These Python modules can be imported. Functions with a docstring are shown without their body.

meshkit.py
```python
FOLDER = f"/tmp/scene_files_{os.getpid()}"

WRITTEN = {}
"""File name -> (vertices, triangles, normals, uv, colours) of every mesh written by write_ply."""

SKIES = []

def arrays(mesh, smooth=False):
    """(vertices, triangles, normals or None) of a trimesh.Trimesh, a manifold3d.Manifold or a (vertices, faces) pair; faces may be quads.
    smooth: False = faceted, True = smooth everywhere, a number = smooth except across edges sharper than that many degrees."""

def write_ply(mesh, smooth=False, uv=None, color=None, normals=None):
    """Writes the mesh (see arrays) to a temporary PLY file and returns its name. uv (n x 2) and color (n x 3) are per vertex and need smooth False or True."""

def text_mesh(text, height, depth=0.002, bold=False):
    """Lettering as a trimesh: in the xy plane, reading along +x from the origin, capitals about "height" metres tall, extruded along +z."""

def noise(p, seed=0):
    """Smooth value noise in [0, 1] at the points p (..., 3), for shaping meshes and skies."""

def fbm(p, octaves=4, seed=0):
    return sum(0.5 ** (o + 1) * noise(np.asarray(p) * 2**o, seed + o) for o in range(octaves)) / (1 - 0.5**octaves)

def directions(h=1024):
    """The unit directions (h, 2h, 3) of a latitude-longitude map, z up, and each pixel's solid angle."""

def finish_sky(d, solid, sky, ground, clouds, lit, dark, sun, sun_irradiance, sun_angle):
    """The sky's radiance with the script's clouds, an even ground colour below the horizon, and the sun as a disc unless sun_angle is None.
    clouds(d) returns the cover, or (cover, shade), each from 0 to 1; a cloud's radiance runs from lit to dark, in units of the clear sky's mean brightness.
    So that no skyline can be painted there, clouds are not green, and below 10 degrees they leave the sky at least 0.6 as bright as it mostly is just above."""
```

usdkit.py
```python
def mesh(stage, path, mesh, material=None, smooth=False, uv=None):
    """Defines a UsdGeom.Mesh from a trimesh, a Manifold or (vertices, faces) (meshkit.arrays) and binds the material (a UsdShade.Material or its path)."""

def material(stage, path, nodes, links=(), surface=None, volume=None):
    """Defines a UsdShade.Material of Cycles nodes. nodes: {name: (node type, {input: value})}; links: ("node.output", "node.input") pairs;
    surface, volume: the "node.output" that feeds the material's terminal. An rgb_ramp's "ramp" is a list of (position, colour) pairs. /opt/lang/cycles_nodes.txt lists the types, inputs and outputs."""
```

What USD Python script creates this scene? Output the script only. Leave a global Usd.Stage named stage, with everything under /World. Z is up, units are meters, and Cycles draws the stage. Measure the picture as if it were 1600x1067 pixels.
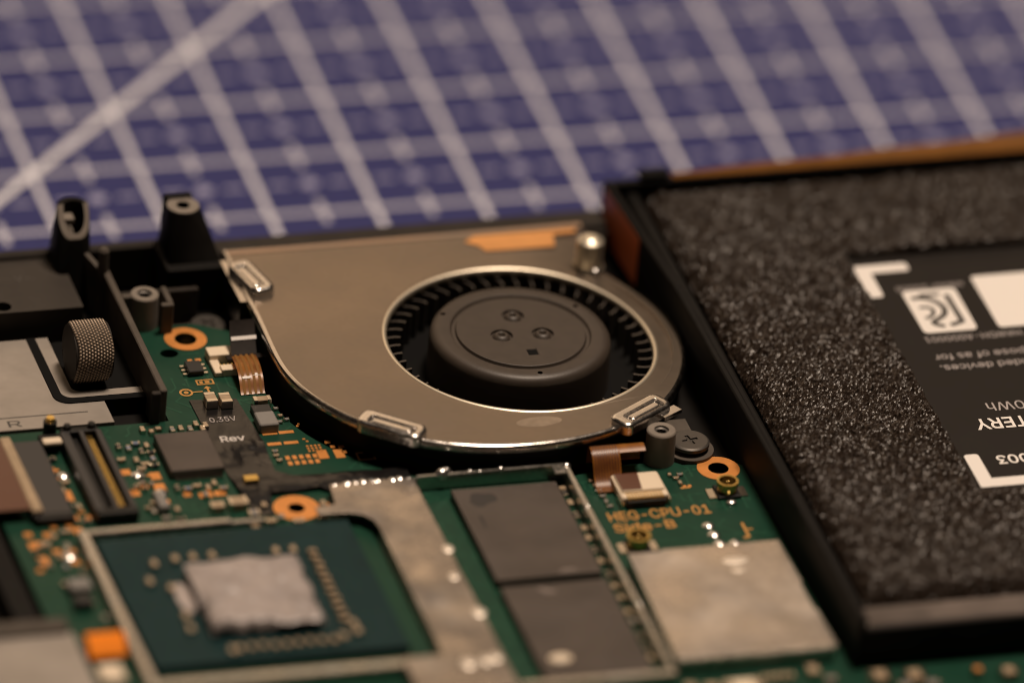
import math, random
import numpy as np, trimesh, manifold3d, usdkit, meshkit
from manifold3d import Manifold
from shapely.geometry import Polygon, Point, LineString, box as sbox
from shapely.ops import unary_union
from shapely import affinity
from pxr import Usd, UsdGeom, UsdLux, UsdShade, Gf, Sdf

stage = Usd.Stage.CreateInMemory()
UsdGeom.SetStageUpAxis(stage, UsdGeom.Tokens.z)
UsdGeom.SetStageMetersPerUnit(stage, 1.0)
world = UsdGeom.Xform.Define(stage, '/World')
UsdGeom.Xform.Define(stage, '/World/Looks')
rnd = random.Random(7)
rng = np.random.default_rng(7)
# every length below is in millimetres, z = 0 is the top of the circuit board; the mat lies 8 mm below it
MM, ZM = 0.001, -8.0

# ------------------------------------------------------------------ camera
TH, PS, RO = math.radians(31.2), math.radians(18.5), math.radians(5.1)
DIST = 22000 / 17.55                       # mm from the board's middle
fwd = np.array([math.sin(PS) * math.cos(TH), math.cos(PS) * math.cos(TH), -math.sin(TH)])
r0 = np.array([math.cos(PS), -math.sin(PS), 0.0]); u0 = np.cross(r0, fwd)
rt = r0 * math.cos(RO) + u0 * math.sin(RO); up = -r0 * math.sin(RO) + u0 * math.cos(RO)
eye = (-fwd * DIST + np.array([0, 0, -ZM])) * MM
cam = UsdGeom.Camera.Define(stage, '/World/camera')
cam.AddTransformOp().Set(Gf.Matrix4d(*rt, 0, *up, 0, *(-fwd), 0, *eye, 1))
cam.CreateHorizontalApertureAttr(22.3); cam.CreateVerticalApertureAttr(22.3 * 682 / 1024)
cam.CreateFocalLengthAttr(22.3 * 22000 / 1600)
cam.CreateClippingRangeAttr(Gf.Vec2f(0.05, 20))
cam.CreateFStopAttr(6.7)
FOCUS = np.array([-5.0, -14.0, 0.0])
cam.CreateFocusDistanceAttr(float((FOCUS + fwd * DIST) @ fwd) * MM)
cam.CreateExposureAttr(0.0)

# ------------------------------------------------------------------ light: one warm lamp above and behind, added glow panel and front fill, dim room
dome = UsdLux.DomeLight.Define(stage, '/World/room_light')
dm = usdkit.material(stage, '/World/Looks/room', {
    'b': ('background_shader', {'color': (1.0, 0.72, 0.52), 'strength': 0.012})}, surface='b.background')
UsdShade.MaterialBindingAPI.Apply(dome.GetPrim()).Bind(dm)

def lamp(name, pos, size, power, color, aim=(0, -15, 0)):
    l = UsdLux.RectLight.Define(stage, '/World/' + name)
    p = np.array(pos, float); z = p - np.array(aim, float); z /= np.linalg.norm(z)
    x = np.cross([0, 0, 1.0], z); x /= np.linalg.norm(x); y = np.cross(z, x)
    p = (p + [0, 0, -ZM]) * MM
    l.AddTransformOp().Set(Gf.Matrix4d(*x, 0, *y, 0, *z, 0, *p, 1))
    l.CreateWidthAttr(size[0]); l.CreateHeightAttr(size[1])
    l.CreateColorAttr(Gf.Vec3f(*color)); l.CreateIntensityAttr(power)
    return l
lamp('ceiling_lamp', (120, 50, 810), (0.16, 0.16), 90.0, (1.0, 0.80, 0.63))
lamp('glow_panel', (-220, 1500, 900), (1.6, 0.9), 0.95, (1.0, 0.69, 0.43))  # unseen panel added so the fan cover and other metal reflect tan
lamp('front_fill', (-250, -620, 560), (0.25, 0.25), 0.35, (1.0, 0.78, 0.6))  # added weak fill for faces turned to the front

# ------------------------------------------------------------------ helpers
def unique(parent, name):
    path, k = f'{parent}/{name}', 0
    while stage.GetPrimAtPath(path):
        k += 1
        path = f'{parent}/{name}_{k:03d}'
    return path

BASE = {'/World': np.zeros(3)}

def tag(prim, label=None, cat=None, group=None, kind=None):
    for k, v in (('label', label), ('category', cat), ('group', group), ('kind', kind)):
        if v:
            prim.SetCustomDataByKey(k, v)

def thing(name, label, cat, loc=(0, 0, 0), group=None):
    path = unique('/World', name)
    x = UsdGeom.Xform.Define(stage, path)
    loc = np.array(loc, float)
    x.AddTranslateOp().Set(Gf.Vec3d(*((loc + [0, 0, -ZM]) * MM)))
    BASE[path] = loc + [0, 0, -ZM]
    tag(x.GetPrim(), label, cat, group)
    return path

def obj(name, mesh, mat, parent='/World', smooth=30, label=None, cat=None, group=None, kind=None):
    """one Mesh prim; the mesh is given in millimetres of the device's own frame"""
    v, f, n = meshkit.arrays(mesh, False)
    off = BASE[parent] if parent != '/World' else np.zeros(3)
    v = (v + [0, 0, -ZM] - off) * MM
    path = unique(parent, name)
    m = usdkit.mesh(stage, path, trimesh.Trimesh(v, f, process=False), LOOK[mat] if isinstance(mat, str) else mat, smooth)
    BASE[path] = off
    tag(m.GetPrim(), label, cat, group, kind)
    return path

def cat_(*ms):
    out = []
    for m in ms:
        v, f, _ = meshkit.arrays(m, False)
        out.append(trimesh.Trimesh(v, f, process=False))
    return trimesh.util.concatenate(out)

def cbox(x0, x1, y0, y1, z0, z1, c=0.08):
    """box with chamfered edges"""
    c = min(c, (x1 - x0) * .3, (y1 - y0) * .3, (z1 - z0) * .3)
    P = []
    for sx in (0, 1):
        for sy in (0, 1):
            for sz in (0, 1):
                b = np.array([(x0, x1)[sx], (y0, y1)[sy], (z0, z1)[sz]], float)
                s = np.array([1 - 2 * sx, 1 - 2 * sy, 1 - 2 * sz])
                for k in range(3):
                    q = b + s * c; q[k] = b[k]; P.append(q)
    return Manifold.hull_points(np.array(P))

def cyl(x, y, z0, z1, r0, r1=None, n=40):
    return Manifold.cylinder(z1 - z0, r0, r0 if r1 is None else r1, n).translate((x, y, z0))

def rotz(m, deg, x, y):
    return m.translate((-x, -y, 0)).rotate((0, 0, deg)).translate((x, y, 0))

def prism(poly, z0, z1):
    ms = []
    for g in getattr(poly, 'geoms', [poly]):
        if g.area > 1e-6:
            m = trimesh.creation.extrude_polygon(g, z1 - z0, engine='earcut'); m.apply_translation((0, 0, z0)); ms.append(m)
    return trimesh.util.concatenate(ms)

def sheet(poly, z, th=0.03):
    return prism(poly, z - th, z)

def rrect(x0, x1, y0, y1, r):
    return sbox(x0 + r, y0 + r, x1 - r, y1 - r).buffer(r, quad_segs=8)

def revolve(profile, x=0, y=0, n=96):
    p = np.array(profile, float)
    m = trimesh.creation.revolve(p, sections=n); m.apply_translation((x, y, 0))
    return m

def text(s, h, x, y, z, width=None, rot=0, depth=0.02, bold=False, anchor='left'):
    m = meshkit.text_mesh(s, h, depth, bold)
    if width:
        m.apply_scale((width / (m.bounds[1][0] - m.bounds[0][0]), 1, 1))
    m.apply_translation((-m.bounds[0][0], 0, 0))
    if anchor == 'right':
        m.apply_translation((-m.bounds[1][0], 0, 0))
    m.apply_transform(trimesh.transformations.rotation_matrix(math.radians(rot), (0, 0, 1)))
    m.apply_translation((x, y, z))
    return m

def spline(pts, n=160, closed=False):
    from scipy.interpolate import splprep, splev
    p = np.array(pts, float)
    tck, _ = splprep(p.T, s=0, per=closed, k=3)
    return np.array(splev(np.linspace(0, 1, n), tck)).T

# ------------------------------------------------------------------ materials
LOOK = {}
def mat(name, color, rough=0.5, metallic=0.0, spec=0.5, var=0.0, vscale=400.0, bump=0.0, bscale=4000.0, rvar=0.0, coat=0.0, bevel=0.0,
        color2=None, trans=0.0, alpha=1.0, detail=4.0, sheen=0.0):
    c = np.array(color, float)
    n = {'g': ('geometry', {}), 'p': ('principled_bsdf', {'base_color': tuple(c), 'roughness': rough, 'metallic': metallic,
         'specular_ior_level': spec, 'coat_weight': coat, 'coat_roughness': 0.12, 'transmission_weight': trans, 'alpha': alpha})}
    L = []
    if var or color2 is not None:
        c2 = np.array(color2, float) if color2 is not None else c * (1 - var)
        c1 = c if color2 is not None else c * (1 + var)
        n['n'] = ('noise_texture', {'scale': vscale, 'detail': detail, 'roughness': 0.6})
        n['r'] = ('rgb_ramp', {'ramp': [(0.3, tuple(c1)), (0.7, tuple(c2))]})
        L += [('g.position', 'n.vector'), ('n.fac', 'r.fac'), ('r.color', 'p.base_color')]
    if rvar:
        n['n2'] = ('noise_texture', {'scale': vscale * 0.7, 'detail': 5.0, 'roughness': 0.65})
        n['m'] = ('map_range', {'from_min': 0.3, 'from_max': 0.7, 'to_min': max(0.03, rough - rvar), 'to_max': min(1, rough + rvar), 'clamp': True})
        L += [('g.position', 'n2.vector'), ('n2.fac', 'm.value'), ('m.result', 'p.roughness')]
    if bevel:
        n['bv'] = ('bevel', {'samples': 4, 'radius': bevel * MM})
    if bump:
        n['n3'] = ('noise_texture', {'scale': bscale, 'detail': 3.0})
        n['b'] = ('bump', {'strength': 1.0, 'distance': bump * MM})
        L += [('g.position', 'n3.vector'), ('n3.fac', 'b.height'), ('b.normal', 'p.normal')]
        if bevel: L += [('bv.bevel', 'b.normal')]
    elif bevel:
        L += [('bv.bevel', 'p.normal')]
    LOOK[name] = usdkit.material(stage, '/World/Looks/' + name, n, L, surface='p.BSDF')

mat('mat_blue', (0.034, 0.037, 0.130), 0.65, spec=0.15, var=0.12, vscale=900, bump=0.01, bscale=6000)
mat('table_wood', (0.16, 0.10, 0.06), 0.5, var=0.3, vscale=20)
mat('mat_print', (0.66, 0.66, 0.74), 0.6)
mat('mat_print_soft', (0.50, 0.50, 0.60), 0.6)
mat('mat_print_bold', (0.72, 0.72, 0.78), 0.6)
mat('mat_print_faint', (0.30, 0.30, 0.46), 0.6)
mat('black_plastic', (0.006, 0.0052, 0.0046), 0.6, spec=0.15, var=0.25, vscale=600, bump=0.006, bscale=5000, bevel=0.12)
mat('dark_plastic', (0.030, 0.025, 0.021), 0.6, spec=0.15, var=0.2, vscale=500, bump=0.006, bscale=6000, bevel=0.12)
mat('grey_plastic', (0.085, 0.072, 0.06), 0.6, spec=0.15, var=0.15, vscale=500, bump=0.006, bscale=6000)
mat('boss_grey', (0.20, 0.172, 0.145), 0.55, spec=0.3, var=0.1, vscale=900)
mat('lower_metal', (0.31, 0.275, 0.24), 0.5, metallic=0.3, var=0.12, vscale=250, rvar=0.08)
mat('upper_plate', (0.036, 0.030, 0.025), 0.6, spec=0.25, var=0.15, vscale=300, bump=0.006, bscale=5000)
mat('groove_black', (0.005, 0.005, 0.005), 0.8, spec=0.1)
mat('fan_metal', (0.315, 0.252, 0.195), 0.32, metallic=0.85, color2=(0.265, 0.222, 0.18), vscale=70, rvar=0.09, bump=0.0016, bscale=9000, detail=8.0)
mat('bare_metal', (0.62, 0.58, 0.54), 0.20, metallic=1.0, rvar=0.08, vscale=700)
mat('chrome', (0.80, 0.76, 0.72), 0.22, metallic=1.0, rvar=0.06, vscale=900, bevel=0.1)
mat('hub_black', (0.045, 0.034, 0.026), 0.48, var=0.1, vscale=900, bump=0.010, bscale=5500)
mat('blade_black', (0.055, 0.047, 0.041), 0.3)
mat('copper_tape', (0.72, 0.34, 0.115), 0.45, metallic=0.4, var=0.1, vscale=300)
mat('copper_pale', (0.46, 0.31, 0.21), 0.42, metallic=0.6, color2=(0.36, 0.28, 0.22), vscale=120)
mat('pcb', (0.0065, 0.038, 0.023), 0.4, spec=0.18, color2=(0.010, 0.048, 0.029), vscale=350, bump=0.004, bscale=1800, rvar=0.06)
mat('pcb_edge', (0.05, 0.12, 0.06), 0.6)
mat('copper_pad', (0.72, 0.29, 0.075), 0.38, metallic=0.35, var=0.10, vscale=900, rvar=0.1)
mat('trace_ink', (0.52, 0.26, 0.07), 0.45, metallic=0.2)
mat('gold', (0.80, 0.56, 0.18), 0.22, metallic=1.0, rvar=0.06)
mat('solder', (0.90, 0.87, 0.84), 0.27, metallic=1.0, bump=0.01, bscale=2500)
mat('shield_tin', (0.76, 0.67, 0.58), 0.32, metallic=0.88, color2=(0.50, 0.46, 0.43), vscale=170, rvar=0.16, bump=0.012, bscale=420, bevel=0.1, detail=4.0)
mat('shield_wall', (0.60, 0.57, 0.52), 0.28, metallic=0.9, rvar=0.12, vscale=500, bump=0.02, bscale=900)
mat('package', (0.006, 0.026, 0.028), 0.45, spec=0.15, var=0.15, vscale=400)
mat('chip_black', (0.062, 0.049, 0.042), 0.42, var=0.18, vscale=260, bump=0.004, bscale=7000, rvar=0.07)
mat('chip_side', (0.016, 0.015, 0.014), 0.5)
mat('paste', (0.40, 0.345, 0.325), 0.42, color2=(0.25, 0.22, 0.21), vscale=300, bump=0.035, bscale=900, spec=0.6)
mat('cap_tan', (0.34, 0.25, 0.16), 0.4, var=0.15, vscale=900)
mat('cap_grey', (0.20, 0.19, 0.18), 0.4)
mat('cap_blue', (0.14, 0.17, 0.24), 0.4)
mat('cap_black', (0.02, 0.02, 0.02), 0.4)
mat('terminal', (0.75, 0.68, 0.58), 0.22, metallic=1.0)
mat('cream_plastic', (0.74, 0.62, 0.47), 0.4)
mat('connector_black', (0.010, 0.0095, 0.009), 0.45, spec=0.3, bevel=0.08)
mat('connector_grey', (0.034, 0.032, 0.032), 0.45, bevel=0.08)
mat('tape_black', (0.010, 0.009, 0.009), 0.26, bump=0.10, bscale=420, var=0.2, vscale=500)
mat('white_ink', (0.78, 0.74, 0.70), 0.6)
mat('grey_ink', (0.42, 0.38, 0.37), 0.6)
mat('tape_ink', (0.58, 0.54, 0.51), 0.6)
mat('dark_ink', (0.05, 0.045, 0.04), 0.6)
mat('label_black', (0.013, 0.0105, 0.009), 0.55, spec=0.2, var=0.06, vscale=300, bump=0.002, bscale=7000)
mat('foam', (0.024, 0.0155, 0.0105), 0.33, spec=0.62, bump=0.06, bscale=5200)
mat('kapton', (0.150, 0.060, 0.009), 0.55, spec=0.12, var=0.25, vscale=160)
mat('kapton_red', (0.70, 0.17, 0.055), 0.45, coat=0.15)
mat('film_brown', (0.085, 0.026, 0.012), 0.35, coat=0.3)
mat('screw_metal', (0.11, 0.10, 0.09), 0.42, metallic=0.7, bevel=0.1)
mat('flex_black', (0.016, 0.012, 0.010), 0.65, spec=0.15, var=0.3, vscale=900)
mat('dark_patch', (0.022, 0.018, 0.016), 0.6)
mat('pale_stain', (0.16, 0.13, 0.115), 0.6)
mat('trace_green', (0.014, 0.066, 0.038), 0.4, spec=0.2)
mat('frame_tin', (0.54, 0.475, 0.41), 0.30, metallic=0.88, color2=(0.22, 0.205, 0.20), vscale=240, rvar=0.18, bump=0.02, bscale=420, bevel=0.1, detail=4.0)
mat('lip_metal', (0.80, 0.72, 0.58), 0.4, metallic=0.9)
mat('scuff', (0.37, 0.30, 0.235), 0.42, metallic=0.8, var=0.2, vscale=900)
mat('tin_scuff', (0.85, 0.77, 0.67), 0.45, metallic=0.8)
mat('inner_light', (0.62, 0.54, 0.46), 0.6)
mat('ledge_metal', (0.115, 0.095, 0.085), 0.45, metallic=0.5, var=0.35, vscale=200, rvar=0.1)
mat('conductor', (0.20, 0.095, 0.025), 0.6, spec=0.12)
mat('orange_tape', (0.80, 0.22, 0.015), 0.7, spec=0.1)
# amber polyimide lets some light through
LOOK['flex_amber'] = usdkit.material(stage, '/World/Looks/flex_amber', {
    'g': ('geometry', {}), 'w': ('noise_texture', {'scale': 900.0}),
    'r': ('rgb_ramp', {'ramp': [(0.35, (0.42, 0.17, 0.03)), (0.65, (0.24, 0.09, 0.02))]}),
    'p': ('principled_bsdf', {'roughness': 0.3, 'coat_weight': 0.1, 'coat_roughness': 0.2}),
    't': ('transparent_bsdf', {'color': (0.75, 0.42, 0.12)}), 'm': ('mix_closure', {'fac': 0.42})},
    [('g.position', 'w.vector'), ('w.fac', 'r.fac'), ('r.color', 'p.base_color'), ('p.BSDF', 'm.closure1'), ('t.BSDF', 'm.closure2')], surface='m.closure')
# woven mesh cloth: two crossed waves of threads
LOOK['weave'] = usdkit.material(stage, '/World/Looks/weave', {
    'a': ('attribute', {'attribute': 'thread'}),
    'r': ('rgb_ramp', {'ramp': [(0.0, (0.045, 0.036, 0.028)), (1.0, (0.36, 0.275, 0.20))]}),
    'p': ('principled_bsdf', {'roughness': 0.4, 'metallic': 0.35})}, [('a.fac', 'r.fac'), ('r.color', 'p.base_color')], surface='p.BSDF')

obj('table_top', prism(sbox(-700, -600, 700, 800), ZM - 25, ZM - 2.52), 'table_wood', '/World', False, kind='structure')
# ------------------------------------------------------------------ cutting mat under everything
MA = math.radians(-0.8); MO = np.array([-1.7, 47.0]); MS = 10.0
def matpoly(g):
    g = affinity.rotate(g, -0.8, origin=(0, 0)); return affinity.translate(g, *MO)
cm = thing('cutting_mat', 'blue self-healing cutting mat with a pale printed centimetre grid, lying under the opened device', 'cutting mat', (0, 0, ZM))
obj('mat_sheet', prism(matpoly(rrect(-260, 240, -190, 180, 6)), ZM - 2.5, ZM), 'mat_blue', cm)
w = 0.29
lines = [sbox(i * MS - w, -180, i * MS + w, 170) for i in range(-25, 24)]
obj('grid_line_print', cat_(*[sheet(matpoly(g), ZM + .03, .02) for g in lines]), 'mat_print', cm, False, kind='stuff')
w = 0.29
lines = [sbox(-250, i * MS - w, 230, i * MS + w) for i in range(-18, 18)]
obj('grid_line_print', cat_(*[sheet(matpoly(g), ZM + .05, .02) for g in lines]), 'mat_print_soft', cm, False, kind='stuff')
ticks, crosses, dashes = [], [], []
for i in range(-14, 14):
    for j in range(-5, 16):
        x, y = i * MS + 5, j * MS
        ticks.append(sbox(x - .29, y - 1.9, x + .29, y + 1.9))
        y += 5
        crosses.append(unary_union([sbox(x - .85, y - .4, x + .85, y + .4), sbox(x - .4, y - .85, x + .4, y + .85)]))
        for dx in (-2.9, 2.9):
            dashes.append(sbox(x + dx - 1.0, y - .25, x + dx + 1.0, y + .25))
obj('tick_print', cat_(*[sheet(matpoly(g), ZM + .07, .02) for g in ticks]), 'mat_print_soft', cm, False, kind='stuff')
obj('cross_print', cat_(*[sheet(matpoly(g), ZM + .07, .02) for g in crosses]), 'mat_print_faint', cm, False, kind='stuff')
obj('dash_print', cat_(*[sheet(matpoly(g), ZM + .07, .02) for g in dashes]), 'mat_print_faint', cm, False, kind='stuff')
diag = LineString([(-90, -60), (110, 140)]).buffer(.42, cap_style=2)
obj('diagonal_print', sheet(matpoly(diag), ZM + .10, .02), 'mat_print_bold', cm, False)

# ------------------------------------------------------------------ the device's frame
fr = thing('device_frame', 'black chassis of the opened handheld device with screw bosses, under board and fan', 'device frame', (0, 0, ZM))
obj('back_shell', prism(rrect(-66, 78, -68, 18.0, 3), ZM + .15, -2.2), 'black_plastic', fr)
obj('floor_plate', prism(sbox(-60, -60, 76, 14.7), -2.15, -1.6), 'black_plastic', fr)
obj('rim', cbox(-26.5, 13.2, 15.3, 18.0, -2.2, 2.0, .3), 'dark_plastic', fr)
obj('rim', cbox(-66, -26.5, 17.0, 18.0, -2.2, 2.6, .3), 'dark_plastic', fr)
obj('ledge', cbox(-23.6, 13.2, 14.75, 15.3, -2.2, 1.3, .1), 'dark_plastic', fr)
# left plates
up_p = sbox(-60, 8.4, -37.4, 17.0).difference(Point(-44.5, 9.5).buffer(.75))
obj('upper_plate', prism(up_p, -1.6, 2.0), 'upper_plate', fr)
obj('ink_mark', cat_(text('V-', .9, -42.4, 13.4, 2.0), ), 'dark_ink', fr, False)
outer = unary_union([sbox(-60, -7.7, -38.6, 6.9)]).difference(rrect(-42.95, -30, -4.2, 12, 1.4))
obj('lower_plate', prism(outer, -1.6, 0.0), 'lower_metal', fr)
gro = rrect(-42.95, -30, -4.2, 12, 1.4).difference(rrect(-42.15, -29, -3.4, 13, 1.0)).intersection(sbox(-46, -8, -34.8, 6.9))
obj('gasket', prism(gro, -1.6, 0.12), 'groove_black', fr)
inner = rrect(-42.15, -29, -3.4, 13, 1.0).difference(rrect(-41.0, -28, -2.3, 14, 0.8)).intersection(sbox(-46, -8, -34.8, 6.9))
obj('inner_plate', prism(inner, -1.6, 0.02), 'lower_metal', fr)
obj('pocket_floor', prism(rrect(-41.0, -34.8, -2.3, 6.9, .8), -1.6, -0.5), 'groove_black', fr)
obj('ink_mark', cat_(text('R', 1.0, -48.0, -7.2, 0.0, width=1.2)), 'dark_ink', fr, False)
obj('seam', sheet(sbox(-60, -5.75, -40.5, -5.6), .012, .01), 'dark_ink', fr, False)
# thin wall with its peg
wallm = cbox(-34.75, -34.1, -8.3, 12.4, -2.0, 3.2, .1)
obj('wall_rib', wallm, 'grey_plastic', fr)
obj('wall_rib', cbox(-35.6, -34.75, -8.7, -8.15, -2.0, 3.2, .1), 'dark_plastic', fr)
obj('wall_rib', Manifold.hull_points(np.array([(-36.7, 15.2, -2), (-36.2, 15.4, -2), (-34.75, 12.3, -2), (-34.2, 12.4, -2), (-36.5, 15.2, 4.3), (-36.1, 15.4, 4.3), (-34.9, 12.5, 3.0), (-34.5, 12.6, 3.0)])), 'grey_plastic', fr)
obj('peg', Manifold.batch_boolean([cyl(-34.75, 12.2, -1.6, 5.3, .55, .48), cyl(-34.75, 12.2, 5.3, 5.55, .48, .3)], manifold3d.OpType.Add), 'grey_plastic', fr)
def boss(x, y, z0, z1, r, ri, look='boss_grey', base=None):
    m = Manifold.batch_boolean([cyl(x, y, z0, z1 - .12, base or r, r), cyl(x, y, z1 - .12, z1, r, r - .1)], manifold3d.OpType.Add)
    m = m - cyl(x, y, z1 - 1.8, z1 + 1, ri)
    b = obj('screw_boss', m, look, fr)
    obj('threaded_insert', revolve([(ri, z1 - .18), (ri - .22, z1 - .25), (ri - .22, z1 - 1.6), (ri, z1 - 1.6)], x, y, 32), 'screw_metal', b)
    return b
boss(-32.0, 7.9, -1.8, 3.2, 1.28, .68, base=1.42)
obj('wall_rib', cbox(-34.1, -33.1, 7.6, 8.25, -1.8, 3.12, .1), 'grey_plastic', fr)
obj('wall_rib', cbox(-30.9, -29.75, 5.95, 6.5, -1.8, 3.0, .1), 'grey_plastic', fr)
obj('wall_rib', cbox(-30.25, -29.7, 6.5, 9.2, -1.8, 3.0, .1), 'grey_plastic', fr)
obj('wall_rib', cbox(-34.1, -26.5, 9.5, 10.1, -1.8, 2.2, .1), 'dark_plastic', fr)
boss(7.4, -21.3, -1.6, 3.2, 1.3, .66, base=1.4)
# tall boss with a gusset
top = cyl(-26.9, 15.0, 7.1, 7.6, 1.5)
gus = Manifold.hull(top + Manifold.cube((4.7, 4.2, .3)).translate((-28.5, 12.6, 2.9)))
body = Manifold.batch_boolean([gus, cbox(-28.9, -23.55, 11.6, 16.9, -2, 3.0, .1), cbox(-28.35, -25.7, 16.1, 16.9, 2, 7.9, .15)], manifold3d.OpType.Add)
body = body - cyl(-26.9, 15.0, 6.0, 9, .62)
tb = obj('tall_boss', body, 'black_plastic', fr)
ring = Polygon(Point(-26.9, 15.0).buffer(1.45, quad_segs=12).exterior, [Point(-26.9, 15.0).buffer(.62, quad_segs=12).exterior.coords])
obj('boss_face', prism(ring, 7.59, 7.66), 'boss_grey', tb)  # same plastic as the sides; overhead light put into its paler colour
# tall boss, a tube cut open on a slant towards the front
o = Manifold.hull(cyl(-36.7, 16.3, 7.3, 7.75, 1.45) + Manifold.cube((3.4, 4.6, .3)).translate((-38.6, 13.4, -2)))
cutter = Manifold.hull_points(np.array([(x, y, z) for x in (-42, -32) for y, z in ((16.9, 8.2), (13.6, 4.1), (10, 4.1), (10, 9))]))
o = o - cutter
bore = Manifold.hull(cyl(-36.65, 16.2, 7, 9, .95) + cyl(-36.65, 15.4, 2.0, 3, .95))
o = o - bore
tb2 = obj('tall_boss', o, 'black_plastic', fr)
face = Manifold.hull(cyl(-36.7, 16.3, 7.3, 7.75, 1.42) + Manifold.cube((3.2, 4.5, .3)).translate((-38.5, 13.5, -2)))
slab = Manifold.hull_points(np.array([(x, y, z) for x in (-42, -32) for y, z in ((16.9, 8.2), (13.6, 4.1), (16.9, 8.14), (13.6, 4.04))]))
obj('boss_face', (face ^ slab.translate((0, -.03, .03))) - bore, 'boss_grey', tb2)  # cut face of the same plastic, coloured paler as if lit
for dz in (5.0, 6.3):
    obj('inner_rib', cbox(-37.6, -36.7, 15.5, 16.6, dz, dz + .5, .05), 'boss_grey', tb2)
obj('side_rail', cbox(-55.4, -53.2, -60, -7.9, -1.6, 0.6, .1), 'black_plastic', fr)
obj('fan_ear', prism(unary_union([Point(-25.9, 8.0).buffer(2.0), sbox(-29.5, 7.6, -25, 9.3)]), -1.6, -1.25), 'grey_plastic', fr)
obj('fan_ear', prism(unary_union([Point(10.5, -20.3).buffer(2.15), sbox(8.4, -21.2, 11.5, -15.5)]), -1.6, 0.35), 'grey_plastic', fr)

# ------------------------------------------------------------------ woven cushion
ck = thing('mesh_cushion', 'short round cushion wrapped in coarse tan woven mesh, standing in the pocket at left', 'cushion', (-39.2, 0.2, -.5))
R, xc0, xc1, yc, zc = 2.75, -40.75, -37.5, 0.15, 2.6
nu, nv = 1080, 92
uu, vv = np.meshgrid(np.linspace(0, 2 * np.pi, nu, endpoint=False), np.linspace(0, 1, nv), indexing='ij')
k_r, k_x = 54, 12
col = np.floor(vv * k_x)
thr = np.abs(np.sin(uu * k_r / 2 + (col % 2) * np.pi / 2)) ** .7 * np.abs(np.sin(vv * np.pi * k_x)) ** .7
bulge = .12 * thr - .05
edge = 1 - 0.05 * (np.abs(2 * vv - 1)) ** 8
flat = np.clip(1 - .22 * (np.sin(uu) < -.6), 0, 1)
rr = (R * edge + bulge)
Y = yc + rr * np.cos(uu) * .98; Zz = np.maximum(zc + rr * np.sin(uu), .05); X = xc0 + (xc1 - xc0) * vv + .12 * np.sin(uu * 3)
V = np.stack([X, Y, Zz], -1).reshape(-1, 3)
idx = np.arange(nu * nv).reshape(nu, nv); nx = np.roll(idx, -1, 0)
F4 = np.stack([idx[:, :-1], nx[:, :-1], nx[:, 1:], idx[:, 1:]], -1).reshape(-1, 4)
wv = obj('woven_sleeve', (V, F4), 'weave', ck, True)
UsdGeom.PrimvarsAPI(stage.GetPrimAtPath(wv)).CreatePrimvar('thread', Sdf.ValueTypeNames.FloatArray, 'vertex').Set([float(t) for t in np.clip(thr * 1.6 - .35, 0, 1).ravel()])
for xx, n_ in ((xc0, -1), (xc1, 1)):
    obj('end_cap', Manifold.cylinder(.3, 2.5, 2.5, 48).rotate((0, 90, 0)).translate((xx - .1 if n_ < 0 else xx - .2, yc, zc)), 'dark_plastic', ck)

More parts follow.
